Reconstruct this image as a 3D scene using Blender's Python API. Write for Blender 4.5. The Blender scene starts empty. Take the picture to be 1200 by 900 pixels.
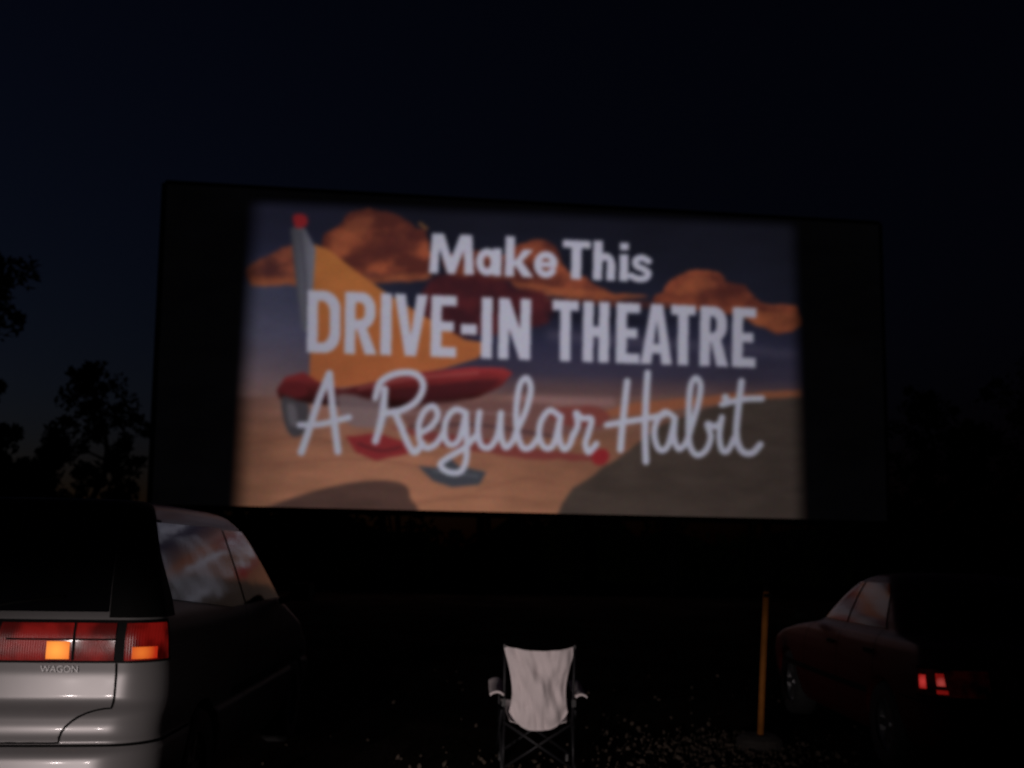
import bpy, bmesh, math, random
import numpy as np
from mathutils import Vector, Matrix, Euler
from mathutils import noise as mn
random.seed(7); rng=np.random.default_rng(7)
scn=bpy.context.scene
scn.view_settings.view_transform='Standard'
scn.view_settings.look='None'
scn.view_settings.exposure=0

# ------------------------------------------------------------------ camera
CAMZ=1.5; FP=1200.0
PITCH=math.atan(200/1200.0); ROLL=math.radians(1.0)
cd=bpy.data.cameras.new("camera"); cam=bpy.data.objects.new("camera",cd)
scn.collection.objects.link(cam); scn.camera=cam
cd.sensor_width=36; cd.lens=36; cd.clip_end=2000; cd.clip_start=0.05
R=Matrix.Rotation(math.pi/2+PITCH,3,'X')@Matrix.Rotation(ROLL,3,'Z')
cam.matrix_world=Matrix.Translation((0,0,CAMZ))@R.to_4x4()
cd.dof.use_dof=True; cd.dof.focus_distance=2.5; cd.dof.aperture_fstop=3.6
Rn=np.array(R)
def ray(px,py):
    return R@Vector(((px-600)/FP,-(py-450)/FP,-1))
def W(px,py,y):
    d=ray(px,py); return Vector((0,0,CAMZ))+d*(y/d.y)

# ------------------------------------------------------------------ materials
def mat(name,base=(.5,.5,.5),rough=.6,metal=0,emis=None,estr=0,noise=0,nscale=8,bump=0,bscale=40,coat=0,spec=.5):
    m=bpy.data.materials.new(name); m.use_nodes=True; nt=m.node_tree; b=nt.nodes["Principled BSDF"]
    b.inputs["Base Color"].default_value=(*base,1); b.inputs["Roughness"].default_value=rough
    b.inputs["Metallic"].default_value=metal; b.inputs["Coat Weight"].default_value=coat
    b.inputs["Coat Roughness"].default_value=.08
    b.inputs["Specular IOR Level"].default_value=spec
    if emis: b.inputs["Emission Color"].default_value=(*emis,1); b.inputs["Emission Strength"].default_value=estr
    tc=nt.nodes.new("ShaderNodeTexCoord")
    if noise:
        n=nt.nodes.new("ShaderNodeTexNoise"); n.inputs["Scale"].default_value=nscale; n.inputs["Detail"].default_value=6
        nt.links.new(tc.outputs["Object"],n.inputs["Vector"])
        mx=nt.nodes.new("ShaderNodeMix"); mx.data_type='RGBA'
        mx.inputs[6].default_value=(*[c*(1-noise) for c in base],1); mx.inputs[7].default_value=(*[min(1,c*(1+noise)) for c in base],1)
        nt.links.new(n.outputs["Fac"],mx.inputs[0]); nt.links.new(mx.outputs[2],b.inputs["Base Color"])
    if bump:
        n=nt.nodes.new("ShaderNodeTexNoise"); n.inputs["Scale"].default_value=bscale; n.inputs["Detail"].default_value=5
        nt.links.new(tc.outputs["Object"],n.inputs["Vector"])
        bp=nt.nodes.new("ShaderNodeBump"); bp.inputs["Strength"].default_value=bump; bp.inputs["Distance"].default_value=.02
        nt.links.new(n.outputs["Fac"],bp.inputs["Height"]); nt.links.new(bp.outputs["Normal"],b.inputs["Normal"])
    return m

def obj(name,verts,faces,m=None,smooth=False,parent=None):
    me=bpy.data.meshes.new(name); me.from_pydata([tuple(v) for v in verts],[],faces); me.update()
    o=bpy.data.objects.new(name,me); scn.collection.objects.link(o)
    if m: me.materials.append(m)
    if smooth:
        for p in me.polygons: p.use_smooth=True
    if parent: o.parent=parent
    return o
def empty(name,loc=(0,0,0),rz=0):
    e=bpy.data.objects.new(name,None); scn.collection.objects.link(e); e.location=loc; e.rotation_euler=(0,0,rz); return e

def tube_data(pts,rad,n=10,caps=True):
    pts=[Vector(p) for p in pts]; vs=[];fs=[]
    if not hasattr(rad,'__len__'): rad=[rad]*len(pts)
    for i,p in enumerate(pts):
        t=(pts[min(i+1,len(pts)-1)]-pts[max(i-1,0)]).normalized()
        a=t.cross(Vector((0.13,0.31,1) if abs(t.z)<.9 else (1,.2,0))).normalized(); b=t.cross(a)
        for k in range(n):
            an=2*math.pi*k/n; vs.append(p+(a*math.cos(an)+b*math.sin(an))*rad[i])
    for i in range(len(pts)-1):
        for k in range(n):
            k2=(k+1)%n; fs.append((i*n+k,i*n+k2,(i+1)*n+k2,(i+1)*n+k))
    if caps: fs.append(tuple(range(n))[::-1]); fs.append(tuple((len(pts)-1)*n+k for k in range(n)))
    return vs,fs
class Acc:
    def __init__(s): s.v=[];s.f=[]
    def add(s,vf):
        o=len(s.v); s.v+=list(vf[0]); s.f+=[tuple(i+o for i in f) for f in vf[1]]
def box_data(c,sz,rot=None):
    c=Vector(c);vs=[]
    for x in(-.5,.5):
        for y in(-.5,.5):
            for z in(-.5,.5):
                v=Vector((x*sz[0],y*sz[1],z*sz[2]))
                if rot: v=rot@v
                vs.append(c+v)
    return vs,[(0,1,3,2),(4,6,7,5),(0,4,5,1),(2,3,7,6),(0,2,6,4),(1,5,7,3)]
def catmull(pts,n=8,closed=False):
    P=[np.array(p,float) for p in pts]; out=[]
    N=len(P); rngs=N if closed else N-1
    for i in range(rngs):
        if closed: p0,p1,p2,p3=P[(i-1)%N],P[i],P[(i+1)%N],P[(i+2)%N]
        else: p0,p1,p2,p3=P[max(i-1,0)],P[i],P[i+1],P[min(i+2,N-1)]
        for k in range(n):
            t=k/n
            out.append(.5*((2*p1)+(-p0+p2)*t+(2*p0-5*p1+4*p2-p3)*t*t+(-p0+3*p1-3*p2+p3)*t**3))
    if not closed: out.append(P[-1])
    return out

# ------------------------------------------------------------------ projected picture (rasterised art -> colour attribute)
X0,Y0,WW,HH,S=160,195,900,435,2
ys,xs=np.mgrid[0:HH*S,0:WW*S]
xx=X0+(xs+.5)/S; yy=Y0+(ys+.5)/S
img=np.zeros((HH*S,WW*S,3))
def vnoise(cx,cy,oct=4,seed=1):
    r=np.random.default_rng(seed); out=np.zeros_like(xx); amp=1;tot=0
    for o in range(oct):
        g=r.random((int(435/cy)+4,int(900/cx)+4))
        u=(xx-X0)/cx; v=(yy-Y0)/cy; iu=u.astype(int); iv=v.astype(int); fu=u-iu; fv=v-iv
        fu=fu*fu*(3-2*fu); fv=fv*fv*(3-2*fv)
        out+=amp*((g[iv,iu]*(1-fu)+g[iv,iu+1]*fu)*(1-fv)+(g[iv+1,iu]*(1-fu)+g[iv+1,iu+1]*fu)*fv); tot+=amp
        amp*=.5; cx/=2; cy/=2
    return out/tot
def C(*c): return np.array(c)/255.0
def bb(p,m=3):
    p=np.array(p); x0=max(int((p[:,0].min()-m-X0)*S),0); x1=min(int((p[:,0].max()+m-X0)*S)+1,WW*S)
    y0=max(int((p[:,1].min()-m-Y0)*S),0); y1=min(int((p[:,1].max()+m-Y0)*S)+1,HH*S); return slice(y0,y1),slice(x0,x1)
wx=(vnoise(16,14,3,31)-.5); wy=(vnoise(16,14,3,32)-.5)
def inside(p,sl,warp=0):
    X=xx[sl]+wx[sl]*warp;Y=yy[sl]+wy[sl]*warp;ins=np.zeros(X.shape,bool);n=len(p)
    for i in range(n):
        ax,ay=p[i][:2];bx,by=p[(i+1)%n][:2]
        if ay==by: continue
        c=((ay>Y)!=(by>Y))&(X<(bx-ax)*(Y-ay)/(by-ay)+ax); ins^=c
    return ins
def paint(sl,cov,col):
    col=np.asarray(col)
    img[sl]=img[sl]*(1-cov[...,None])+col*cov[...,None]
def poly(p,col,alpha=1,smooth=False,soft=0,warp=0):
    if smooth: p=catmull(p,6,True)
    sl=bb(p,soft*3+2+warp*.6); c=inside(p,sl,warp).astype(float)
    if soft: c=blur2(c,soft*S)
    if callable(col): paint(sl,c*alpha,col(sl))
    else: paint(sl,c*alpha,col)
def blur2(a,s,axes=(0,1)):
    r=max(1,int(round(s))); k=np.exp(-.5*(np.arange(-2*r,2*r+1)/s)**2); k/=k.sum()
    for ax in axes:
        pad=[(0,0)]*a.ndim; pad[ax]=(2*r,2*r); b=np.pad(a,pad,mode='edge'); o=np.zeros_like(a)
        for i,w in enumerate(k):
            sl=[slice(None)]*a.ndim; sl[ax]=slice(i,i+a.shape[ax]); o+=w*b[tuple(sl)]
        a=o
    return a
def sdist(pts,sl):
    X=xx[sl];Y=yy[sl];d=np.full(X.shape,1e9)
    for i in range(len(pts)-1):
        ax,ay=pts[i][:2];bx,by=pts[i+1][:2];dx,dy=bx-ax,by-ay;L=dx*dx+dy*dy+1e-9
        t=np.clip(((X-ax)*dx+(Y-ay)*dy)/L,0,1); d=np.minimum(d,np.hypot(X-ax-t*dx,Y-ay-t*dy))
    return d
def stroke(p,w,col,smooth=True,alpha=1):
    if smooth and len(p)>2: p=catmull(p,7)
    sl=bb(p,w); paint(sl,np.clip((w/2-sdist(p,sl))*1.5+.5,0,1)*alpha,col)

n1=vnoise(60,24,5,3); n2=vnoise(34,9,5,9); n3=vnoise(26,20,5,12)
def grad(keys,cols,v):
    cols=np.array(cols)/255.; return np.stack([np.interp(v,keys,cols[:,i]) for i in range(3)],-1)
slp=(xx-600)*.028
L=grad([235,300,345,400,450,475],[(27,28,48),(33,35,58),(60,62,86),(76,74,96),(100,82,90),(120,88,84)],yy-slp)
Rr=grad([235,300,360,400,436,452,475],[(16,17,29),(18,20,33),(24,26,43),(37,37,60),(50,45,64),(80,60,66),(96,68,62)],yy-slp)
f=np.clip((xx-290)/200,0,1)[...,None]
img=L*(1-f)+Rr*f
img*= (0.9+.25*(n1[...,None]-.3))
def cloud(shade,hi):
    def fn(sl):
        k=np.clip((n3[sl]-.34)*2.6,0,1)[...,None]; return np.array(shade)*(1-k)+np.array(hi)*k
    return fn
cl=cloud(C(74,32,28),C(138,65,42)); cl2=cloud(C(120,60,38),C(154,80,48)); cdk=cloud(C(50,18,24),C(74,24,28))
poly([(292,312),(318,296),(345,288),(372,300),(392,312),(470,318),(505,326),(420,334),(330,333),(292,330)],cl,.85,True,1.5,9)
poly([(378,302),(380,278),(398,262),(408,248),(432,243),(448,247),(470,250),(482,264),(500,276),(506,300),(503,320),(440,323),(395,318)],cl,1,True,1,12)
poly([(385,300),(398,270),(420,252),(440,254),(430,270),(410,284),(400,304)],C(152,78,48),.5,True,2.5,14)
poly([(440,290),(462,270),(480,272),(495,290),(470,296),(450,306)],C(66,28,28),.55,True,2.5,14)
poly([(405,306),(430,284),(450,292),(440,308),(420,314)],C(70,30,28),.5,True,2.5,14)
poly([(292,322),(350,326),(420,328),(480,322),(505,318),(505,326),(440,334),(350,335),(292,334)],cl2,.7,False,1.5,6)
poly([(520,300),(560,292),(585,300),(612,283),(640,282),(655,296),(662,315),(690,328),(715,342),(735,346),(700,350),(650,343),(590,330),(530,326)],cl,.95,True,1.2,10)
poly([(600,330),(650,336),(720,343),(760,348),(700,352),(620,343)],cl2,.8,True,1,4)
poly([(500,335),(530,322),(570,322),(600,335),(640,344),(648,370),(600,392),(530,392),(498,365)],cdk,.9,True,2,12)
poly([(765,352),(778,338),(795,322),(812,316),(832,318),(850,328),(874,334),(890,350),(905,358),(935,358),(936,386),(900,387),(870,372),(820,362)],cl,1,True,1,11)
poly([(790,345),(805,324),(825,324),(842,336),(820,342)],C(152,80,48),.45,True,2.5,12)
poly([(835,350),(858,336),(876,346),(860,360)],C(70,30,26),.5,True,2.5,12)
poly([(862,360),(900,366),(936,368),(936,385),(900,386),(880,378)],cl2,.8,True,1.5,6)
poly([(640,350),(760,353),(860,368),(800,363),(690,358)],cl,.6,True,1.5,4)
poly([(640,388),(760,395),(935,412),(935,420),(760,408),(640,398)],C(66,62,82),.6,False,4,6)
poly([(640,366),(720,370),(800,378),(740,380),(640,374)],C(13,14,25),.6,False,3,6)
def sand(sl):
    v=(yy-slp)[sl]; g=grad([455,480,520,600],[(120,86,84),(126,86,76),(134,86,66),(148,96,72)],v)
    h=1-.36*np.clip((xx[sl]-480)/460,0,1)[...,None]-.22*np.clip((340-xx[sl])/60,0,1)[...,None]
    return g*h*(.88+.24*n2[sl][...,None])
poly([(270,466),(420,462),(560,462),(700,468),(760,463),(850,462),(940,458),(945,615),(270,615)],sand,1,False,1.5)
poly([(690,488),(740,472),(850,462),(940,457),(940,466),(850,472),(760,486)],C(132,74,50),.9,False,1,4)
poly([(650,612),(658,590),(672,572),(700,553),(740,525),(778,497),(830,478),(885,468),(945,466),(945,615)],lambda sl:C(55,46,42)*(.85+.3*n2[sl][...,None]),.97,False,1.2,3)
poly([(300,600),(330,588),(370,575),(410,566),(450,563),(474,568),(480,582),(476,606),(300,606)],lambda sl:C(66,46,42)*(.85+.3*n2[sl][...,None]),.95,True,1)
poly([(600,462),(720,466),(722,476),(650,476),(600,470)],C(126,92,94),.7,False,3)
for a_ in ([(300,545),(420,538),(500,548)],[(560,575),(620,560),(650,566)],[(290,520),(350,512),(400,520)],[(480,590),(560,582),(630,588)]): stroke(a_,2,C(106,62,50),alpha=.45)
def orange(sl):
    k=np.clip((yy[sl]-290)/160,0,1)[...,None]; return (C(158,92,44)*(1-k)+C(150,79,45)*k)*(.92+.16*n3[sl][...,None])
poly([(368,286),(384,292),(415,316),(455,345),(500,372),(545,398),(572,402),(560,420),(520,432),(470,442),(420,452),(362,458)],orange,1,False,.8)
poly([(340,268),(348,264),(358,268),(370,292),(366,350),(362,390),(354,386),(348,340)],lambda sl:C(84,84,96)*(0.65+.5*np.clip((xx[sl]-340)/26,0,1)[...,None]),1,False,.8)
stroke([(352,272),(358,330),(358,384)],2,C(48,46,58),alpha=.7)
poly([(343,255),(346,251),(355,251),(360,255),(360,263),(354,267),(346,266)],C(134,26,32),1,True,.8)
# body of the finned car: chrome end, red flank, dark underside
poly([(324,458),(334,442),(356,436),(372,447),(400,457),(440,448),(490,437),(550,430),(590,431),(601,437),(588,452),(560,466),(530,472),(470,480),(400,476),(350,472),(328,468)],lambda sl:(C(112,32,35)*(1.15-.9*np.clip((yy[sl]-434)/40,0,1)[...,None])*(.85+.3*n2[sl][...,None])),1,False,1)
stroke([(420,456),(480,444),(560,437)],3,C(154,84,80),alpha=.45)
stroke([(400,464),(480,456),(560,448)],2.5,C(50,16,22),alpha=.6)
poly([(460,462),(520,452),(560,446),(585,446),(560,460),(500,470)],C(54,18,24),.7,True,2,4)
poly([(326,456),(338,448),(356,450),(360,462),(344,466)],C(82,22,26),1,True,1)
poly([(330,466),(350,470),(362,476),(358,505),(344,512),(334,498)],C(58,54,60),1,True,1)
poly([(336,474),(346,476),(348,496),(340,498)],C(104,98,106),.6,True,1)
poly([(396,462),(430,466),(455,474),(450,500),(420,500),(402,490)],C(108,90,94),.85,True,1.5,5)
poly([(470,478),(560,470),(640,474),(690,490),(700,505),(600,515),(500,512)],C(94,62,62),.8,True,2,6)
stroke([(480,500),(560,498),(650,512)],4,C(56,38,44),alpha=.6)
stroke([(470,486),(520,482),(600,486)],3,C(130,108,112),alpha=.4)
poly([(404,512),(440,508),(482,520),(478,532),(440,540),(418,530)],C(120,34,38),1,False,.8,4)
stroke([(420,520),(446,528),(470,524)],3,C(60,24,30),alpha=.7)
poly([(455,500),(540,510),(640,528),(700,534),(700,541),(620,538),(520,524)],C(104,42,42),.85,False,1,3)
poly([(694,530),(708,526),(714,534),(708,544),(696,543)],C(124,28,34),1,True,.8)
poly([(640,480),(690,476),(715,486),(700,500),(660,498)],C(106,46,44),.8,True,1,4)
poly([(490,546),(512,548),(524,534),(538,546),(570,553),(562,568),(530,571),(508,564)],C(54,56,64),1,False,.8)
stroke([(508,552),(560,558)],2,C(92,94,104),alpha=.7)
stroke([(492,262),(500,268)],4,C(130,80,40),alpha=.7)
# ---- lettering
T=C(160,159,177); T2=C(158,159,177)
def frame(x0,t0,b0,x1,t1,b1):
    def fn(x,h):
        k=(x-x0)/(x1-x0); t=t0+(t1-t0)*k; b=b0+(b1-b0)*k; return (x-(h-.5)*-1.0, b+(t-b)*h)
    return fn
def glyph(fr,outs,holes=(),col=T):
    outs=[[fr(*p) for p in o] for o in outs]; holes=[[fr(*p) for p in o] for o in holes]
    allp=[p for o in outs for p in o]; sl=bb(allp); m=np.zeros(xx[sl].shape,bool)
    for o in outs: m|=inside(o,sl)
    for h in holes: m&=~inside(h,sl)
    paint(sl,m.astype(float),col)
def rect(a,b,c,d): return [(a,c),(b,c),(b,d),(a,d)]
def dshape(x0,x1,lo,hi,rx,ry):
    p=[(x0,lo),(x1-rx,lo)]
    for i in range(1,9):
        a=-math.pi/2+math.pi/2*i/8; p.append((x1-rx+rx*math.cos(a),lo+ry+ry*math.sin(a)))
    for i in range(0,8):
        a=math.pi/2*i/8; p.append((x1-rx+rx*math.cos(a),hi-ry+ry*math.sin(a)))
    p+=[(x1-rx,hi),(x0,hi)]; return p
F=frame(360,340,413,886,361,431)
sw=12.5; hh=.165
def gD(a,b): glyph(F,[dshape(a,b,0,1,20,.3)],[dshape(a+sw,b-sw,hh,1-hh,9,.2)])
def gR(a,b): glyph(F,[dshape(a,b-1,.40,1,16,.28),rect(a,a+sw,0,.6),[(a+13,.45),(a+25,.45),(b+1,0),(b-13,0)]],[dshape(a+sw,b-sw-1,.40+hh*.95,1-hh,6,.11)])
def gI(a,b): glyph(F,[rect(a,b,0,1)])
def gE(a,b): glyph(F,[rect(a,a+sw,0,1),rect(a,b,0,hh),rect(a,b,1-hh,1),rect(a,b-3,.42,.58)])
def gT(a,b): m=(a+b)/2; glyph(F,[rect(a,b,1-hh,1),rect(m-sw/2,m+sw/2,0,1)])
def gH(a,b): glyph(F,[rect(a,a+sw,0,1),rect(b-sw,b,0,1),rect(a,b,.42,.59)])
def gV(a,b): m=(a+b)/2; glyph(F,[[(a,1),(a+13,1),(m,.32),(b-13,1),(b,1),(m+6.5,0),(m-6.5,0)]])
def gA(a,b): m=(a+b)/2; glyph(F,[[(a,0),(m-7,1),(m+7,1),(b,0),(b-12.5,0),(m,.72),(a+12.5,0)],[(a+7,.18),(b-7,.18),(b-10,.34),(a+10,.34)]])
def gN(a,b): glyph(F,[rect(a,a+sw,0,1),rect(b-sw,b,0,1),[(a,1),(a+13,1),(b,0),(b-13,0)]])
gD(360,399);gR(404,441);gI(446,459);gV(462,501);gE(505,535);glyph(F,[rect(540,559,.38,.55)]);gI(564,577);gN(584,622)
gT(647,678);gH(683,714);gE(722,750);gA(751,788);gT(786,815);gR(820,853);gE(858,886)
F=frame(503,273,320,763,286,331)
glyph(F,[[(503,0),(506,1),(520,1),(529,.42),(539,1),(553,1),(556,0),(544.5,0),(543.5,.62),(533.5,0),(525,0),(515,.62),(514,0)]])
def sstroke(p,w): stroke([F(*q) for q in p],w,T)
def ell(cx,cy,rx,ry,a0,a1,n=14): return [(cx+rx*math.cos(math.radians(a0+(a1-a0)*i/n)),cy+ry*math.sin(math.radians(a0+(a1-a0)*i/n))) for i in range(n+1)]
sstroke(ell(571,.34,8.5,.25,0,360),9); glyph(F,[rect(578,588,0,.7)])
glyph(F,[rect(592,603,0,1.02),[(602,.36),(613,.7),(625,.7),(612,.4),(626,0),(613,0),(604,.27)]])
sstroke(ell(640,.34,10,.25,20,320),8.5); glyph(F,[rect(631,653,.27,.42)])
glyph(F,[rect(659,692,.8,1),rect(669.5,681.5,0,1)])
glyph(F,[rect(695,706,0,1.02),rect(711,721.5,0,.45)]); sstroke(ell(709,.42,7.4,.2,0,170),9)
glyph(F,[rect(726,736.5,0,.7),rect(726,736.5,.8,1.0)])
sstroke([(760,.55),(752,.63),(745,.56),(746,.42),(754,.34),(760,.24),(757,.11),(748,.08),(740,.15)],8)
w=7.2
def sc(p,ww=w): stroke(p,ww,T2)
sc([(353,530),(361,507),(373,470),(386,438)],8.5); sc([(386,438),(389,470),(393,505),(396,529)],8.5); sc([(351,498),(376,497),(409,489)])
sc([(451,456),(449,480),(445,500),(440,517)],8.5); sc([(440,466),(446,448),(464,438),(486,438),(496,451),(489,469),(472,480),(453,484)],8); sc([(462,482),(470,500),(478,520),(486,530),(495,520)],8)
sc([(492,508),(505,500),(513,487),(508,476),(498,481),(491,497),(492,516),(500,525),(511,520),(519,508)])
sc([(545,483),(533,480),(523,492),(521,510),(527,521),(538,515),(546,484)]); sc([(546,484),(547,515),(546,540),(539,553),(525,553),(516,545),(524,537),(545,524),(560,508)])
sc([(562,483),(560,505),(564,522),(574,524),(583,510),(587,484)]); sc([(587,484),(587,508),(592,524),(600,518),(606,505)])
sc([(604,508),(616,482),(622,456),(617,443),(609,452),(605,480),(606,505),(612,524),(622,524),(631,512)])
sc([(655,487),(644,481),(634,494),(632,512),(639,525),(649,520),(657,488)]); sc([(657,488),(655,510),(660,526),(667,522),(672,508)])
sc([(670,514),(677,498),(675,484),(682,490),(693,491),(690,506),(686,520),(690,530),(699,520)])
sc([(735,447),(732,475),(729,503),(727,527)],8); sc([(759,437),(757,470),(756,510),(757,541)],8); sc([(711,498),(735,494),(760,490),(778,486)])
sc([(790,489),(779,483),(769,495),(767,512),(773,527),(783,522),(791,490)]); sc([(791,490),(790,512),(795,526),(803,520),(809,505)])
sc([(807,510),(817,478),(821,452),(815,443),(809,455),(807,490),(808,520),(816,533),(827,528),(833,512),(829,497),(838,500),(844,495)])
sc([(846,489),(843,510),(846,527),(853,528),(861,512)]); sc([(850,466),(851,468)],9)
sc([(869,447),(865,480),(863,510),(869,528),(881,531),(891,521)],8); sc([(846,474),(870,468),(893,467)])
# soft edge of the projector beam, slightly out-of-focus projection
sm=lambda a:np.clip(a,0,1)**2*(3-2*np.clip(a,0,1))
xl=298-(yy-232)*20/365; xr=931+(yy-258)*8/350
top=233+(xx-298)*26/633; bot=597+(xx-278)*12/658
mask=sm((xx-xl+12)/30)*sm((xr-xx+10)/23)*sm((yy-top+4)/18)*sm((bot-yy+2)/5)
falloff=1-.2*np.abs((xx-600)/330)**2-.14*np.clip((300-yy)/80,0,1)
img=blur2(img,1.9*S)
lum=img.mean(-1,keepdims=True)
img=(img*.93+lum*.07)*.97+np.array([.014,.010,.008])
img=img*falloff[...,None]
lin=np.where(img<=.04045,img/12.92,((np.clip(img,0,1)+.055)/1.055)**2.4)
grain=np.random.default_rng(5).normal(0,1,(HH*S//4+2,WW*S//4+2,3)).repeat(4,0).repeat(4,1)[:HH*S,:WW*S]
border=np.array([.0011,.00105,.0013])  # faint ambient glow painted into the emission, also outside the projected picture
lin=lin*mask[...,None]*(1+.03*grain)+border*(.5+.5*n1[...,None])

def onscreen(px,py,back=0):
    d=ray(px,py); o=Vector((0,0,CAMZ))
    n=Vector((-.1,1,.07)); k=39.9+.07*3+back
    return o+d*((k-n.dot(o))/n.dot(d))
ctl,ctr,cbr,cbl=[onscreen(*p) for p in((194,214),(1031,262),(1041,613),(176,593))]
scr=empty("drive_in_movie_screen",((cbl+cbr)/2)[:])
scr.location.z=0
base=Vector(scr.location)
NX,NY=960,420
u=np.linspace(0,1,NX)[None,:,None]; v=np.linspace(0,1,NY)[:,None,None]
TL,TR,BR,BL=[np.array(c) for c in(ctl,ctr,cbr,cbl)]
G=(BL*(1-u)+BR*u)*(1-v)+(TL*(1-u)+TR*u)*v
G=G.reshape(-1,3)
loc=(G-np.array([0,0,CAMZ]))@Rn
px=600+FP*loc[:,0]/-loc[:,2]; py=450-FP*loc[:,1]/-loc[:,2]
gx=np.clip((px-X0)*S-.5,0,WW*S-2.001); gy=np.clip((py-Y0)*S-.5,0,HH*S-2.001)
ix=gx.astype(int);iy=gy.astype(int);fx=(gx-ix)[:,None];fy=(gy-iy)[:,None]
col=(lin[iy,ix]*(1-fx)+lin[iy,ix+1]*fx)*(1-fy)+(lin[iy+1,ix]*(1-fx)+lin[iy+1,ix+1]*fx)*fy
me=bpy.data.meshes.new("screen_face")
nf=(NX-1)*(NY-1)
me.vertices.add(NX*NY); me.vertices.foreach_set("co",(G-np.array(base)).astype(np.float32).ravel())
a=(np.arange(NY-1)[:,None]*NX+np.arange(NX-1)[None,:]).ravel()
quad=np.stack([a,a+1,a+1+NX,a+NX],-1).astype(np.int32)
me.loops.add(nf*4); me.loops.foreach_set("vertex_index",quad.ravel())
me.polygons.add(nf); me.polygons.foreach_set("loop_start",np.arange(nf,dtype=np.int32)*4)
me.update(calc_edges=True); me.validate()
at=me.color_attributes.new("projection",'FLOAT_COLOR','POINT')
at.data.foreach_set("color",np.concatenate([col,np.ones((len(col),1))],1).astype(np.float32).ravel())
ms=bpy.data.materials.new("screen_projection"); ms.use_nodes=True; nt=ms.node_tree; b=nt.nodes["Principled BSDF"]
b.inputs["Base Color"].default_value=(.02,.02,.022,1); b.inputs["Roughness"].default_value=.9; b.inputs["Specular IOR Level"].default_value=.1
an=nt.nodes.new("ShaderNodeAttribute"); an.attribute_name="projection"
nt.links.new(an.outputs["Color"],b.inputs["Emission Color"]); b.inputs["Emission Strength"].default_value=1
try: ms.cycles.emission_sampling='NONE'
except Exception as e: print(e)
me.materials.append(ms)
so=bpy.data.objects.new("screen_face",me); scn.collection.objects.link(so); so.parent=scr
mdark=mat("black_painted_steel",(.008,.008,.009),.9,noise=.4,spec=.05)
def rel(p): return Vector(p)-base
A=Acc()
n=Vector((-.1,1,.07)).normalized()
fr4=[ctl,ctr,cbr,cbl]
V=[rel(p+n*.05) for p in fr4]+[rel(p+n*.5) for p in fr4]
A.add((V,[(0,1,2,3),(7,6,5,4),(0,4,5,1),(1,5,6,2),(2,6,7,3),(3,7,4,0)]))
for i in range(4):
    p,q=fr4[i],fr4[(i+1)%4]; A.add(tube_data([rel(p+n*.1),rel(q+n*.1)],.16,4))
obj("screen_panel_frame",A.v,A.f,mdark,parent=scr)
A=Acc()
for k in range(8):
    t=.03+.94*k/7; b0=cbl.lerp(cbr,t)+n*.9; t0=ctl.lerp(ctr,t)+n*.9
    A.add(tube_data([rel((b0.x,b0.y,0)),rel(b0),rel(t0)],.17,8))
    A.add(tube_data([rel((b0.x+.3,b0.y+5,0)),rel(b0.lerp(t0,.75))],.12,8))
    for j in range(4): A.add(tube_data([rel(Vector((b0.x+.1,b0.y+4-j*1.2,1.5+2*j))),rel(b0.lerp(t0,.1+.17*j))],.06,6))
obj("support_posts",A.v,A.f,mdark,parent=scr)

# ------------------------------------------------------------------ ground
gm=bpy.data.materials.new("gravel_ground"); gm.use_nodes=True; nt=gm.node_tree; b=nt.nodes["Principled BSDF"]
tc=nt.nodes.new("ShaderNodeTexCoord")
def nz(sc,det=8):
    q=nt.nodes.new("ShaderNodeTexNoise"); q.inputs["Scale"].default_value=sc; q.inputs["Detail"].default_value=det; nt.links.new(tc.outputs["Object"],q.inputs["Vector"]); return q
q1=nz(.5);q2=nz(30)
r=nt.nodes.new("ShaderNodeValToRGB"); r.color_ramp.elements[0].color=(.010,.008,.007,1); r.color_ramp.elements[1].color=(.060,.048,.036,1)
r.color_ramp.elements[0].position=.4; r.color_ramp.elements[1].position=.72
ad=nt.nodes.new("ShaderNodeMath"); ad.operation='MULTIPLY_ADD'; ad.inputs[1].default_value=.5
nt.links.new(q2.outputs["Fac"],ad.inputs[0]); hf=nt.nodes.new("ShaderNodeMath"); hf.operation='MULTIPLY'; hf.inputs[1].default_value=.5
nt.links.new(q1.outputs["Fac"],hf.inputs[0]); nt.links.new(hf.outputs[0],ad.inputs[2]); nt.links.new(ad.outputs[0],r.inputs[0]); nt.links.new(r.outputs[0],b.inputs["Base Color"])
b.inputs["Roughness"].default_value=1; b.inputs["Specular IOR Level"].default_value=0
bp=nt.nodes.new("ShaderNodeBump"); bp.inputs["Strength"].default_value=1; bp.inputs["Distance"].default_value=.03; nt.links.new(q2.outputs["Fac"],bp.inputs["Height"]); nt.links.new(bp.outputs[0],b.inputs["Normal"])
gv=[];gf=[]
cs=sorted(set([round(v,3) for v in list(np.linspace(-14,14,113))]+[-600,-200,-80,-40,-22,22,40,80,200,600]))
for j,y in enumerate(cs):
    for i,x in enumerate(cs):
        yy_=y+8; z=0
        if abs(x)<14 and abs(y)<14: z=.02*math.sin(x*1.3+yy_*.7)*math.sin(yy_*1.1)-.02+random.uniform(-.008,.008)
        gv.append((x,yy_,z))
nC=len(cs)
for j in range(nC-1):
    for i in range(nC-1): gf.append((j*nC+i,j*nC+i+1,(j+1)*nC+i+1,(j+1)*nC+i))
obj("ground",gv,gf,gm,True)
A=Acc()
ico=[Vector(p).normalized() for p in((0,0,1),(.9,0,.3),(.2,.9,.35),(-.8,.5,.2),(-.7,-.6,.3),(.3,-.9,.2),(0,0,-1))]
icf=[(0,1,2),(0,2,3),(0,3,4),(0,4,5),(0,5,1),(6,2,1),(6,3,2),(6,4,3),(6,5,4),(6,1,5)]
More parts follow.
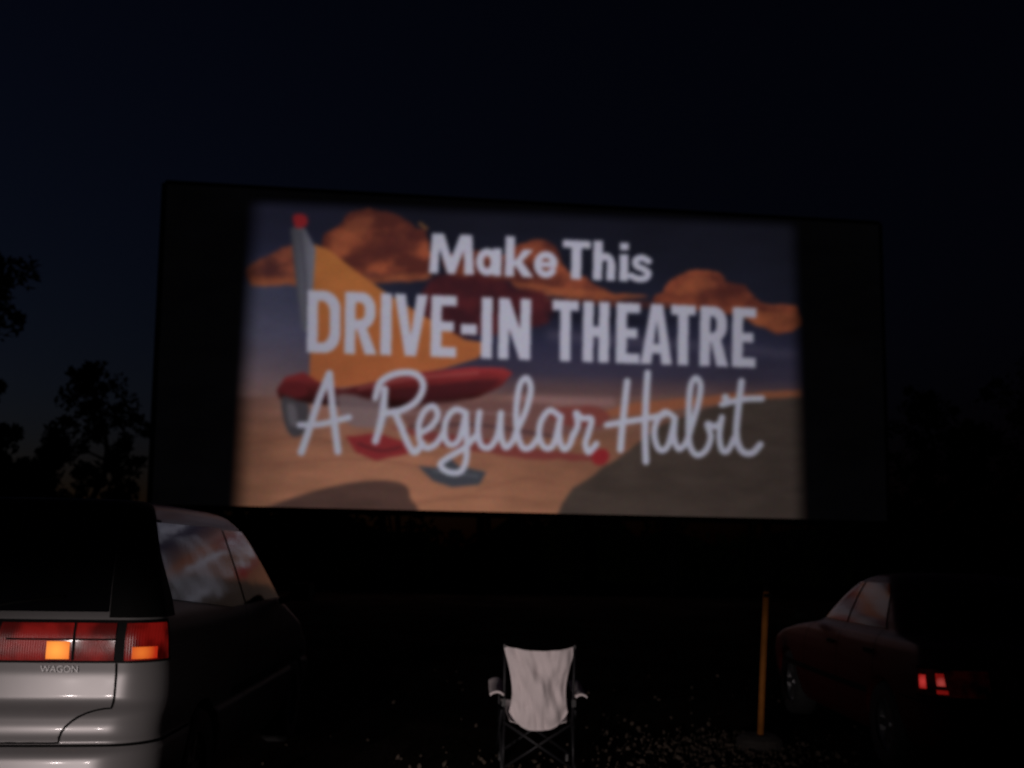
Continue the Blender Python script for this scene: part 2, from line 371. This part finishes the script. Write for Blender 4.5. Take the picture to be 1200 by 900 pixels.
for k in range(1600):
    if k<950: x=random.gauss(1.7,.4); y=random.gauss(8.5,.45)
    elif k<1350: x=random.gauss(1.0,.8); y=random.gauss(7.5,.25)
    else: x=random.uniform(-4,6); y=random.uniform(5,14)
    s=random.choice([.006,.009,.012,.016,.024])*random.uniform(.7,1.2)
    rr=Euler((random.random()*6,random.random()*6,random.random()*6)).to_matrix()
    A.add(([Vector((x,y,s*.1-.01))+rr@Vector((p.x*s*random.uniform(.8,1.3),p.y*s,p.z*s*.6)) for p in ico],icf))
obj("gravel",A.v,A.f,mat("gravel_stones",(.085,.066,.052),.95,noise=.6,nscale=6,spec=.05))

# ------------------------------------------------------------------ vegetation
leafm=mat("foliage",(.035,.05,.022),.9,noise=.5,nscale=2,spec=.05); bark=mat("bark",(.05,.04,.03),.95,noise=.4,bump=.6,spec=.1)
def leaves(centers,n,size):
    vs=[];fs=[]
    for c,rad in centers:
        for k in range(n):
            d=np.array([random.gauss(0,1) for _ in range(3)]); d=d/np.linalg.norm(d)*rad*random.random()**.45
            p=Vector(c)+Vector(d); s=size*random.uniform(.5,1.4)
            a=Vector([random.gauss(0,1) for _ in range(3)]).normalized(); bb_=a.orthogonal().normalized()
            o=len(vs); vs+=[p-a*s,p-bb_*s*.45,p+a*s,p+bb_*s*.45]; fs.append((o,o+1,o+2,o+3))
    return vs,fs
def tree(name,x,y,h,rx,seed,shape='round',nb=26,leaf=.16,n=110):
    random.seed(seed); root=empty(name,(x,y,0)); A=Acc()
    tp=[Vector((0,0,-.1))]
    for i in range(1,9): tp.append(Vector((random.gauss(0,.06)*i,random.gauss(0,.06)*i,h*i/8*.97)))
    A.add(tube_data(tp,[h*.022*(1-i/9.5)+.01 for i in range(9)],8))
    cen=[]
    for k in range(nb):
        t=.18+.8*(k+random.random()*.8)/nb; i=min(int(t*8),7); p=tp[i].lerp(tp[i+1],t*8-i)
        if shape=='cone': L=rx*(1.05-t)*random.uniform(.6,1.3)+.12; up=-.05
        else: L=rx*math.sin(math.pi*min(1,(t*.85+.12)))**.7*random.uniform(.45,1.25); up=.55
        an=k*2.4+random.random(); d=Vector((math.cos(an),math.sin(an),up)).normalized()
        e=p+d*L; m=p.lerp(e,.5)+Vector((0,0,-.06*L))
        A.add(tube_data([p,m,e],[.045*L/2+.015,.03,.01],5))
        cen.append((e,.2*rx+.12*random.random()*rx)); cen.append((m+Vector((random.gauss(0,.1),random.gauss(0,.1),.1)),.17*rx))
        if random.random()<.6: cen.append((e+d*.25*rx+Vector((0,0,random.gauss(0,.1))),.1*rx))
    cen.append((tp[-1],.14*rx)); cen.append((tp[-1]+Vector((0,0,.25)),.07*rx))
    obj("trunk_and_limbs",A.v,A.f,bark,True,root)
    lv=leaves(cen,n,leaf); obj("crown",lv[0],lv[1],leafm,parent=root)
def treeat(name,px,ptop,y,rx,seed,**k):
    p=W(px,ptop,y); tree(name,p.x,y,p.z,rx,seed,**k)
treeat("deciduous_tree",-46,280,26,1.8,11,leaf=.12,nb=30,n=80)
treeat("deciduous_tree",124,430,42,2.0,5,leaf=.15,nb=24,n=70)
treeat("spruce_tree",55,505,48,1.9,8,shape='cone',nb=40,n=60)
treeat("spruce_tree",8,535,50,2.2,9,shape='cone',nb=40,n=60)
treeat("deciduous_tree",1085,462,48,2.4,21,n=60)
treeat("deciduous_tree",1150,505,47,2.4,22,n=60)
treeat("deciduous_tree",1215,430,44,3.0,23,n=60)
random.seed(3); cen=[]
for k in range(420):
    x=random.uniform(-75,75); hgt=3.6+1.2*math.sin(x*.35)+.8*math.sin(x*1.1+2)
    cen.append(((x,62+random.uniform(-3,3),random.uniform(.3,max(1,hgt))),1.3))
lv=leaves(cen,36,.42)
dt=empty("distant_trees"); obj("foliage_mass",lv[0],lv[1],leafm,parent=dt)
wv=[];N=150
for i in range(N+1):
    x=-150+300*i/N; hgt=3.2+1.1*math.sin(x*.35)+.6*math.sin(x*1.1+2)+random.uniform(-.4,.4)
    wv+=[(x,61,0),(x,63,hgt*.6),(x,65,hgt),(x,68,0)]
wf=[(i*4+j,i*4+4+j,i*4+5+j,i*4+1+j) for i in range(N) for j in range(3)]
obj("undergrowth",wv,wf,leafm,parent=dt)

# ------------------------------------------------------------------ vehicles
class Body:
    def __init__(s,tab,bow=.05,tap=.02,cf=.35):
        s.t=np.array(tab,float); s.bow=bow; s.tap=tap; s.cf=cf
    def par(s,z):
        r=[]
        for c in(1,2,3,4): r.append(np.mean([np.interp(z+d,s.t[:,0],s.t[:,c]) for d in(-.012,0,.012)]))
        return r
    def P(s,u,z,side=1):
        w,r,f,c=s.par(z); cf=min(s.cf,w*.7); m=.5*(r+f)
        if u<=1: x=u*(w-c); y=r
        elif u<=2: a=(u-1)*math.pi/2; x=w-c+c*math.sin(a); y=r+c-c*math.cos(a)
        elif u<=3: x=w; y=(r+c)+(u-2)*(f-cf-r-c)
        elif u<=4: a=(u-3)*math.pi/2; x=w-cf+cf*math.cos(a); y=f-cf+cf*math.sin(a)
        else: x=(5-u)*(w-cf); y=f
        k=(x/w)**2*s.bow
        if y<m: y+=k*(m-y)/(m-r)
        else: y-=k*2*(y-m)/(f-m)
        x*=1-s.tap*((y-m)/((f-r)/2))**2
        return Vector((x*side,y,z))
    def N(s,u,z,side=1):
        e=.004; du=s.P(u+e if u<5-e else u,z,side)-s.P(u-e,z,side) if u>e else s.P(u+e,z,side)-s.P(u,z,side)
        dz=s.P(u,z+e,side)-s.P(u,z-e,side); n=du.cross(dz).normalized()
        return n if side==1 else -n
    def ux(s,x,z):
        w,r,f,c=s.par(z)
        if x<=w-c: return x/(w-c)
        return 1+math.asin(min(1,(x-w+c)/c))/(math.pi/2)
    def uy(s,y,z): w,r,f,c=s.par(z); return 2+(y-r-c)/(f-min(s.cf,w*.7)-r-c)
    def mesh(s,name,m,parent,nz=90):
        zs=np.linspace(s.t[0,0],s.t[-1,0],nz); us=list(np.linspace(0,1,10)[:-1])+list(np.linspace(1,2,14)[:-1])+list(np.linspace(2,3,50)[:-1])+list(np.linspace(3,4,10)[:-1])+list(np.linspace(4,5,8))
        ring=[(u,1) for u in us]+[(u,-1) for u in us[::-1][1:-1]]
        vs=[s.P(u,z,sd) for z in zs for u,sd in ring]; n=len(ring)
        fs=[(j*n+i,j*n+(i+1)%n,(j+1)*n+(i+1)%n,(j+1)*n+i) for j in range(nz-1) for i in range(n)]
        fs.append(tuple(range(n))[::-1]); fs.append(tuple((nz-1)*n+i for i in range(n)))
        return obj(name,vs,fs,m,True,parent)
    def patch(s,name,m,parent,u0,u1,zlo,zhi,off,nu=20,nz=8,side=1):
        vs=[];
        for i in range(nu+1):
            t=i/nu; 
            for j in range(nz+1):
                zl=zlo(t) if callable(zlo) else zlo; zh=zhi(t) if callable(zhi) else zhi
                z=zl+(zh-zl)*j/nz; ua=u0(z) if callable(u0) else u0; ub=u1(z) if callable(u1) else u1; u=ua+(ub-ua)*t
                vs.append(s.P(u,z,side)+s.N(u,z,side)*off)
        M=nz+1; fs=[(i*M+j,(i+1)*M+j,(i+1)*M+j+1,i*M+j+1) for i in range(nu) for j in range(nz)]
        return obj(name,vs,fs,m,True,parent)
    def ribbon(s,name,m,parent,path,wd,off=.003,side=1):
        pts=[s.P(u,z,side)+s.N(u,z,side)*off for u,z in path]; ns=[s.N(u,z,side) for u,z in path]; vs=[]
        for i,p in enumerate(pts):
            t=(pts[min(i+1,len(pts)-1)]-pts[max(0,i-1)]).normalized(); b=t.cross(ns[i]).normalized(); vs+=[p-b*wd/2,p+b*wd/2]
        return obj(name,vs,[(2*i,2*i+1,2*i+3,2*i+2) for i in range(len(pts)-1)],m,False,parent)
def cut_wheels(o,wheels,rad,w):
    A=Acc()
    for y,z in wheels:
        for sd in(-1,1): A.add(tube_data([(sd*(w-.24),y,z),(sd*(w+.2),y,z)],rad,32))
    c=obj("cutter",A.v,A.f); c.parent=o.parent
    bm=bmesh.new(); bm.from_mesh(c.data); bmesh.ops.recalc_face_normals(bm,faces=bm.faces); bm.to_mesh(c.data); bm.free()
    bm=bmesh.new(); bm.from_mesh(o.data); bmesh.ops.recalc_face_normals(bm,faces=bm.faces); bm.to_mesh(o.data); bm.free()
    md=o.modifiers.new("b",'BOOLEAN'); md.object=c; md.operation='DIFFERENCE'; md.solver='EXACT'
    bpy.context.view_layer.update()
    dg=bpy.context.evaluated_depsgraph_get(); nm=bpy.data.meshes.new_from_object(o.evaluated_get(dg)); o.modifiers.clear(); o.data=nm
    bpy.data.objects.remove(c)
rubber=mat("tyre_rubber",(.02,.02,.02),.85,bump=.3); alloy=mat("alloy_wheel",(.30,.30,.31),.4,.9); 
def wheel(name,parent,x,y,r,sd):
    prof=[(.0,r*.6),(.0,r*.66),(-.01,r*.93),(.03,r),(.17,r),(.2,r*.93),(.2,r*.6)]
    vs=[];n=32
    for k in range(n):
        a=2*math.pi*k/n
        for d,q in prof: vs.append(Vector((x-sd*d,y+q*math.cos(a),r+q*math.sin(a))))
    m=len(prof); fs=[(k*m+j,((k+1)%n)*m+j,((k+1)%n)*m+j+1,k*m+j+1) for k in range(n) for j in range(m-1)]
    obj(name,vs,fs,rubber,True,parent)
    A=Acc()
    vs=[];prof=[(.02,r*.64),(.03,r*.58),(.07,r*.55),(.09,r*.1)]
    m=4
    for k in range(n):
        a=2*math.pi*k/n
        for d,q in prof: vs.append(Vector((x-sd*d,y+q*math.cos(a),r+q*math.sin(a))))
    A.add((vs,[(k*m+j,((k+1)%n)*m+j,((k+1)%n)*m+j+1,k*m+j+1) for k in range(n) for j in range(2)]))
    for k in range(6):
        a=2*math.pi*k/6; c=Vector((x-sd*.045,y+r*.3*math.cos(a),r+r*.3*math.sin(a)))
        A.add(box_data(c,(.03,r*.56,.06),Matrix.Rotation(a,3,'X')))
    A.add(tube_data([(x-sd*.06,y,r),(x-sd*.02,y,r)],r*.14,12))
    obj(name+"_rim",A.v,A.f,alloy,False,parent)

glass=mat("tinted_glass",(.004,.004,.005),.07,bump=.06,bscale=2.2,spec=.3)
cglass=mat("low_specular_car_glass",(.004,.004,.005),.12,bump=.06,bscale=2.2,spec=.12)  # specular turned down to dim the reflections in the sedan windows
seam=mat("panel_gap",(.004,.004,.004),.95,spec=.05); trim=mat("black_trim",(.005,.005,.005),.7,spec=.08)
def lens(name,colr,estr):  # patchy emission stands in for headlight light reflected by the lens
    m=mat(name,colr,.3,coat=.1,spec=.25,emis=colr,estr=estr); nt=m.node_tree; b=nt.nodes["Principled BSDF"]
    tc=nt.nodes.new("ShaderNodeTexCoord"); v=nt.nodes.new("ShaderNodeTexNoise"); v.inputs["Scale"].default_value=8; v.inputs["Detail"].default_value=2
    rr=nt.nodes.new("ShaderNodeMapRange"); rr.inputs[1].default_value=.4; rr.inputs[2].default_value=.66; rr.inputs[3].default_value=0; rr.inputs[4].default_value=estr*1.8
    nt.links.new(tc.outputs["Object"],v.inputs[0]); nt.links.new(v.outputs["Fac"],rr.inputs[0]); nt.links.new(rr.outputs[0],b.inputs["Emission Strength"])
    w_=nt.nodes.new("ShaderNodeTexWave"); w_.inputs["Scale"].default_value=28; w_.bands_direction='X'
    bp=nt.nodes.new("ShaderNodeBump"); bp.inputs["Strength"].default_value=.3; bp.inputs["Distance"].default_value=.004
    nt.links.new(tc.outputs["Object"],w_.inputs[0]); nt.links.new(w_.outputs["Fac"],bp.inputs["Height"]); nt.links.new(bp.outputs[0],b.inputs["Normal"])
    return m
def glow_spot(name,c0,c1,strength,centre,rad):
    m=bpy.data.materials.new(name); m.use_nodes=True; nt=m.node_tree; b=nt.nodes["Principled BSDF"]
    tc=nt.nodes.new("ShaderNodeTexCoord"); d=nt.nodes.new("ShaderNodeVectorMath"); d.operation='DISTANCE'; d.inputs[1].default_value=centre
    nt.links.new(tc.outputs["Object"],d.inputs[0]); r=nt.nodes.new("ShaderNodeMapRange"); r.inputs[1].default_value=0; r.inputs[2].default_value=rad; r.inputs[3].default_value=0; r.inputs[4].default_value=1
    nt.links.new(d.outputs["Value"],r.inputs[0]); k=nt.nodes.new("ShaderNodeValToRGB"); k.color_ramp.elements[0].color=(*c0,1); k.color_ramp.elements[1].color=(*c1,1)
    nt.links.new(r.outputs[0],k.inputs[0]); nt.links.new(k.outputs[0],b.inputs["Emission Color"]); b.inputs["Emission Strength"].default_value=strength
    b.inputs["Base Color"].default_value=(c1[0]*.3,c1[1]*.3,c1[2]*.3,1); b.inputs["Roughness"].default_value=.5; b.inputs["Specular IOR Level"].default_value=.2; return m
redl=lens("red_lens",(.13,.004,.003),.45)
redl2=lens("dim_red_lens",(.08,.004,.003),.03)

# --- minivan
silver=mat("silver_metallic_paint",(.17,.165,.165),.42,.35,noise=.12,nscale=3,coat=.08,spec=.35,bump=.02,bscale=3)
van=empty("silver_minivan",(-2.50,4.78,0),math.radians(1.5))
B=Body([(.22,.80,.16,4.50,.16),(.30,.86,.04,4.62,.20),(.42,.89,-.02,4.70,.24),(.50,.90,-.035,4.70,.25),(.57,.90,-.03,4.72,.25),(.60,.90,-.01,4.71,.24),(.615,.885,.035,4.70,.19),(.65,.888,.015,4.70,.19),(.69,.89,.012,4.68,.19),(.75,.895,.03,4.62,.19),(.775,.895,.06,4.58,.18),(.80,.895,.082,4.5,.18),
        (.92,.895,.085,4.3,.17),(1.0,.89,.07,4.0,.16),(1.10,.885,.07,3.6,.15),(1.17,.87,.085,3.42,.14),(1.35,.81,.15,3.2,.14),(1.55,.74,.25,2.9,.15),(1.65,.70,.31,2.7,.16),(1.71,.66,.37,2.5,.18),(1.745,.58,.50,2.2,.2),(1.755,.45,.75,1.9,.2)],bow=.07)
bo=B.mesh("body",silver,van,nz=150); cut_wheels(bo,[(.95,.33),(3.75,.33)],.37,.9)
def bc(x,z): return tuple(B.P(B.ux(x,z),z)) 
oral=glow_spot("lit_amber_bulb",(1.05,.46,.06),(.75,.10,.008),1.0,bc(.43,1.03),.085)
orr=glow_spot("lit_red_amber_bulb",(.9,.22,.03),(.42,.02,.006),.9,bc(.80,1.02),.07)
for y in(.95,3.75):
    for sd in(1,-1): wheel("wheel",van,sd*.87,y,.33,sd)
for sd in(1,-1):
    B.patch("rear_window_half",glass,van,0,lambda z:B.ux(.64-(z-1.2)*.12,z),1.2,1.64,.006,side=sd)
    B.patch("roof_trim",trim,van,0,2.0,1.645,1.74,.004,side=sd)
    B.patch("corner_pillar",trim,van,lambda z:B.ux(.645-(z-1.2)*.12,z),2.04,1.175,1.645,.004,side=sd)
    B.patch("quarter_window",glass,van,lambda z:B.uy(.36,z),lambda z:B.uy(1.85-(z-1.15)*.1,z),lambda t:1.25-.09*min(1,t*1.3),1.63,.006,side=sd,nu=30)
    B.patch("door_window",glass,van,lambda z:B.uy(1.9-(z-1.15)*.1,z),lambda z:B.uy(3.1-(z-1.15)*1.0,z),1.16,1.62,.006,side=sd,nu=30)
    B.patch("windshield_half",glass,van,3.7,5,1.2,1.66,.006,side=sd)
    B.patch("lamp_housing",trim,van,lambda z:B.ux(.10,z),1.98,.972,1.165,.005,side=sd,nu=40)
    B.patch("tail_lens_inner",redl,van,lambda z:B.ux(.17+(1.15-z)*-.15,z),lambda z:B.ux(.69,z),.985,1.15,.012,side=sd,nu=30)
    B.patch("tail_lens_outer",redl,van,lambda z:B.ux(.735,z),1.85,.985,1.15,.012,side=sd,nu=20)
    B.patch("lamp_amber_bulb",oral,van,lambda z:B.ux(.385,z),lambda z:B.ux(.49,z),.992,1.07,.016,side=sd,nu=8)
    B.patch("lamp_outer_bulb",orr,van,lambda z:B.ux(.765,z),lambda z:B.ux(.855,z),.992,1.045,.016,side=sd,nu=8)
    B.patch("lens_divider",trim,van,lambda z:B.ux(.2,z),lambda z:B.ux(.69,z),1.075,1.083,.018,side=sd,nu=8)
    B.patch("lens_divider_upright",trim,van,lambda z:B.ux(.50,z),lambda z:B.ux(.512,z),.988,1.15,.018,side=sd,nu=2)
    B.ribbon("hatch_seam",seam,van,[(B.ux(.700,z),z) for z in np.linspace(.97,.77,10)]+[(B.ux(.700-.2*math.sin(t*math.pi/2),.77),.77-.145*(1-math.cos(t*math.pi/2))) for t in np.linspace(.1,1,9)]+[(B.ux(x,.625),.625) for x in np.linspace(.47,0,6)],.010,side=sd)
    B.ribbon("bumper_seam",seam,van,[(u,.612) for u in np.linspace(0,2.1,40)],.014,side=sd)
    B.ribbon("side_moulding",trim,van,[(u,.66) for u in np.linspace(2.32,2.95,40)],.06,.006,side=sd)
    B.ribbon("door_seam",seam,van,[(B.uy(1.88,z),z) for z in np.linspace(.35,1.62,24)],.01,side=sd)
    B.ribbon("door_seam_front",seam,van,[(B.uy(3.0,z),z) for z in np.linspace(.35,1.15,24)],.01,side=sd)
    B.patch("headlamp",mat("headlamp_glass",(.5,.5,.5),.1),van,3.5,4.3,.66,.80,.008,side=sd)
    v,f_=tube_data([(sd*.88,2.95,1.13),(sd*1.0,2.95,1.17)],.025,8); obj("mirror_arm",v,f_,trim,False,van)
    A=Acc(); A.add(box_data((sd*1.05,2.95,1.2),(.17,.09,.13))); mo=obj("mirror",A.v,A.f,trim,False,van); bv=mo.modifiers.new("bv",'BEVEL'); bv.width=.03; bv.segments=3
A=Acc(); A.add(box_data((0,.055,.86),(.32,.02,.16))); obj("licence_plate",A.v,A.f,mat("plate",(.6,.6,.55),.4,noise=.3),False,van)
tcu=bpy.data.curves.new("badge",'FONT'); tcu.body="WAGON"; tcu.size=.042; tcu.extrude=.004; tcu.materials.append(mat("badge_metal",(.34,.34,.34),.5,.2))
to=bpy.data.objects.new("badge",tcu); scn.collection.objects.link(to); to.parent=van; pz=.93; to.location=B.P(B.ux(.36,pz),pz)+Vector((0,-.008,0)); to.rotation_euler=(math.pi/2,0,0.07)
v,f_=tube_data([(0.02,.04,1.2),(.2,.07,1.24),(.42,.11,1.27)],.008,6); obj("rear_wiper",v,f_,trim,True,van)

# --- red sedan
redp=mat("red_paint",(.085,.006,.006),.5,.1,noise=.15,nscale=3,coat=.04,spec=.3)
car=empty("red_sedan",(3.64,6.95,0),0)
Bc=Body([(.20,.76,.20,4.35,.16),(.28,.82,.06,4.45,.18),(.42,.855,0,4.52,.2),(.60,.865,.0,4.53,.2),(.72,.86,.03,4.46,.18),(.80,.85,.05,4.2,.16),(.88,.835,.08,3.7,.16),(.935,.81,.14,3.25,.16),(.96,.78,.50,3.1,.2),(.975,.76,.62,3.05,.2),
         (1.05,.735,.72,2.93,.2),(1.2,.665,.92,2.70,.2),(1.32,.60,1.12,2.45,.2),(1.375,.55,1.27,2.25,.22),(1.40,.46,1.45,2.05,.22),(1.408,.33,1.6,1.9,.2)],bow=.10,tap=.04)
co=Bc.mesh("body",redp,car,nz=120); cut_wheels(co,[(.95,.31),(3.55,.31)],.345,.86)
hot=glow_spot("red_lens_glint",(.65,.05,.045),(.22,.005,.004),.8,tuple(Bc.P(1.70,.70,-1)),.055)  # emissive hot spot imitating light from behind caught by the tail lens
hot2=glow_spot("red_lens_glint_inner",(.5,.07,.06),(.16,.005,.004),.8,tuple(Bc.P(1.3,.70,-1)),.045)
for y in(.95,3.55):
    for sd in(1,-1): wheel("wheel",car,sd*.835,y,.31,sd)
for sd in(1,-1):
    Bc.patch("rear_window_half",cglass,car,0,.98,1.0,1.34,.006,side=sd)
    Bc.patch("windshield_half",cglass,car,3.75,5,1.0,1.34,.006,side=sd)
    Bc.patch("rear_door_window",cglass,car,lambda z:Bc.uy(1.0+(z-.98)*.7,z),lambda z:Bc.uy(1.92,z),.99,1.32,.006,side=sd,nu=20)
    Bc.patch("front_door_window",cglass,car,lambda z:Bc.uy(1.98,z),lambda z:Bc.uy(2.95-(z-.98)*1.2,z),.99,1.32,.006,side=sd,nu=20)
    Bc.patch("tail_lamp_housing",trim,car,lambda z:Bc.ux(.42,z),2.0,.60,.80,.004,side=sd)
    Bc.patch("tail_lens",redl2,car,lambda z:Bc.ux(.46,z),1.95,.615,.785,.009,side=sd)
    if sd<0:  # glowing patches painted in for the lit-up part of the lens
        Bc.patch("lens_glint",hot,car,1.62,1.82,.655,.745,.013,side=sd,nu=6)
        Bc.patch("lens_glint_inner",hot2,car,1.22,1.40,.68,.76,.013,side=sd,nu=6)
        Bc.patch("lens_glint_inner_low",hot2,car,1.2,1.42,.63,.655,.013,side=sd,nu=6)
    for yd,a_,b_ in((1.95,.3,1.33),(1.05,.62,.98),(2.98,.3,.96)):
        Bc.ribbon("door_seam",seam,car,[(Bc.uy(yd,z),z) for z in np.linspace(a_,b_,20)],.01,side=sd)
    Bc.ribbon("side_moulding",trim,car,[(u,.52) for u in np.linspace(2.25,2.9,40)],.045,.006,side=sd)
    Bc.ribbon("bumper_seam",seam,car,[(u,.57) for u in np.linspace(0,2.08,40)],.012,side=sd)
    A=Acc(); A.add(box_data((sd*.92,2.75,1.0),(.16,.09,.11))); mo=obj("mirror",A.v,A.f,trim,False,car); bv=mo.modifiers.new("bv",'BEVEL'); bv.width=.03; bv.segments=3
    for yd in(1.15,2.1):
        p=Bc.P(Bc.uy(yd,.82),.82,sd); A=Acc(); A.add(box_data(p+Vector((sd*.012,0,0)),(.025,.16,.03))); obj("door_handle",A.v,A.f,trim,False,car)

# ------------------------------------------------------------------ camp chair
cp=W(628,893,7.75); chair=empty("folding_camp_chair",(cp.x,7.75,0),math.radians(2))
fm=mat("dark_tube_steel",(.02,.02,.022),.5,.3,spec=.3); cloth=mat("pale_canvas",(.84,.75,.75),.9,noise=.1,nscale=6,bump=.3,bscale=14,spec=.1)
A=Acc(); rt=.010
for sd in(-1,1):
    A.add(tube_data([(sd*.248,-.27,.86),(sd*.245,-.24,.55),(sd*.24,-.22,.27)],rt,10))
    A.add(tube_data([(sd*.245,-.22,.3),(sd*.245,-.27,.0)],rt,10))
    A.add(tube_data([(sd*.27,.24,.56),(sd*.265,.22,.27)],rt,10))
    A.add(tube_data([(sd*.27,.27,.42),(sd*.255,-.27,.03)],rt,10)); A.add(tube_data([(sd*.26,-.24,.42),(sd*.28,.28,.03)],rt,10))
    A.add(tube_data([(sd*.25,-.25,.34),(-sd*.245,-.265+.012*sd,.03)],rt,10))
    A.add(tube_data([(sd*.27,.25,.40),(-sd*.27,.27+.012*sd,.03)],rt,10))
obj("frame",A.v,A.f,fm,True,chair)
A=Acc()
for sx in(-.25,.25):
    for sy in(-.268,.275):
        A.add(tube_data([(sx*1.0,sy,-.015),(sx,sy,.035)],[.022,.014],10))
for sx in(-.249,.249): A.add(tube_data([(sx,-.272,.85),(sx,-.273,.872)],[.014,.011],10))
for sx in(-.247,.247): A.add(box_data((sx,-.235,.47),(.03,.035,.05)))
obj("feet_and_joints",A.v,A.f,mat("black_plastic",(.02,.02,.02),.5),False,chair)
def sheet(name,fn,nu,nv,th=.004):
    vs=[fn(i/nu,j/nv) for i in range(nu+1) for j in range(nv+1)]; M=nv+1
    o=obj(name,vs,[(i*M+j,(i+1)*M+j,(i+1)*M+j+1,i*M+j+1) for i in range(nu) for j in range(nv)],cloth,True,chair)
    s=o.modifiers.new("s",'SOLIDIFY'); s.thickness=th; return o
def back(u,v):
    a=2*u-1
    hw=.258-.05*(1-v)**1.2-.040*math.sin(math.pi*min(1,v*1.0))
    z=.275+.59*v - .034*(1-a*a)*v**3 + .13*(abs(a)**2.8)*(1-v)**2
    y=-.27+.045*(1-v)-.065*(1-a*a)*math.sin(math.pi*min(1,(1-v)*.9+.12)) 
    y+=.035*mn.noise(Vector((a*2.2,v*3.2,1)))+.016*math.sin(v*8+a*3.4+1)*(1-a*a)+.016*mn.noise(Vector((a*5+v*4,v*4-a*2,4)))
    y+=.010*math.sin((a-v*.6)*9)*(1-v)*(1-a*a)
    return Vector((a*hw,y,z))
sheet("canvas_back",back,56,56)
def seat(u,v):
    a=2*u-1; return Vector((a*(.20+.055*v),-.215+.46*v,.31+.12*v-.05*(1-a*a)*math.sin(math.pi*v)+.03*a*a*(1-v)+.006*mn.noise(Vector((a*4,v*4,0)))))
sheet("canvas_seat",seat,24,24)
for sd in(-1,1):
    def arm(u,v,sd=sd):
        a=2*u-1; return Vector((sd*(.298+.045*a),-.29+.56*v,.575-.02*math.sin(math.pi*v)-.02*a*a-.025*(1-v)**4-.01*(1-v)))
    sheet("arm_rest",arm,8,20,.012)

# ------------------------------------------------------------------ speaker pole
pb=W(890,866,8.7); pt=W(898,692,8.7)
pole=empty("speaker_pole",(pb.x,8.7,0))
ym=mat("orange_pole_paint",(.36,.13,.025),.7,noise=.55,nscale=9,spec=.15)
dx=pt.x-pb.x
v,f_=tube_data([(0,0,-.05),(dx*.5,0,.62),(dx,0,pt.z)],.026,14); obj("post",v,f_,ym,True,pole)
A=Acc(); A.add(tube_data([(dx,0,pt.z-.01),(dx,0,pt.z+.03)],[.03,.02],12)); A.add(box_data((dx,0,pt.z-.04),(.05,.06,.03))); obj("post_cap",A.v,A.f,trim,False,pole)
A=Acc(); A.add(tube_data([(0,0,-.05),(0,0,.06),(0,0,.09)],[.2,.18,.13],20)); obj("concrete_base",A.v,A.f,mat("old_concrete",(.04,.034,.03),.95,noise=.4,bump=.8),False,pole)

# ------------------------------------------------------------------ light
wd=bpy.data.worlds.new("World"); scn.world=wd; wd.use_nodes=True; nt=wd.node_tree; bg=nt.nodes["Background"]
sky=nt.nodes.new("ShaderNodeTexSky"); sky.sky_type='NISHITA'; sky.sun_disc=False
sky.sun_elevation=math.radians(-4); sky.sun_rotation=math.radians(-75); sky.air_density=1; sky.dust_density=.6; sky.ozone_density=3
mx=nt.nodes.new("ShaderNodeMix"); mx.data_type='RGBA'; mx.blend_type='MULTIPLY'; mx.inputs[0].default_value=1; mx.inputs[7].default_value=(1.25,1.16,.85,1)
nt.links.new(sky.outputs[0],mx.inputs[6]); nt.links.new(mx.outputs[2],bg.inputs[0]); bg.inputs[1].default_value=.135
sl=bpy.data.lights.new("twilight_sun",'SUN'); sl.energy=.003; sl.angle=math.radians(12); sl.color=(.7,.8,1)
so_=bpy.data.objects.new("twilight_sun",sl); scn.collection.objects.link(so_); so_.rotation_euler=(math.radians(75),0,math.radians(-75))
def head(x,tx,p):
    # dipped headlights of the car parked behind: wide, flat beam
    l=bpy.data.lights.new("headlight_beam",'SPOT'); l.energy=p; l.spot_size=math.radians(14); l.spot_blend=1; l.shadow_soft_size=.07; l.color=(1,.86,.84)
    o=bpy.data.objects.new("headlight_beam",l); scn.collection.objects.link(o); o.location=(x,-3.2,.62)
    d=Vector((tx,7,.48))-o.location; o.rotation_euler=d.to_track_quat('-Z','Y').to_euler(); o.scale=(2.6,1,1); return o
head(-3.3,-1.9,800); head(-2.15,-.6,950)
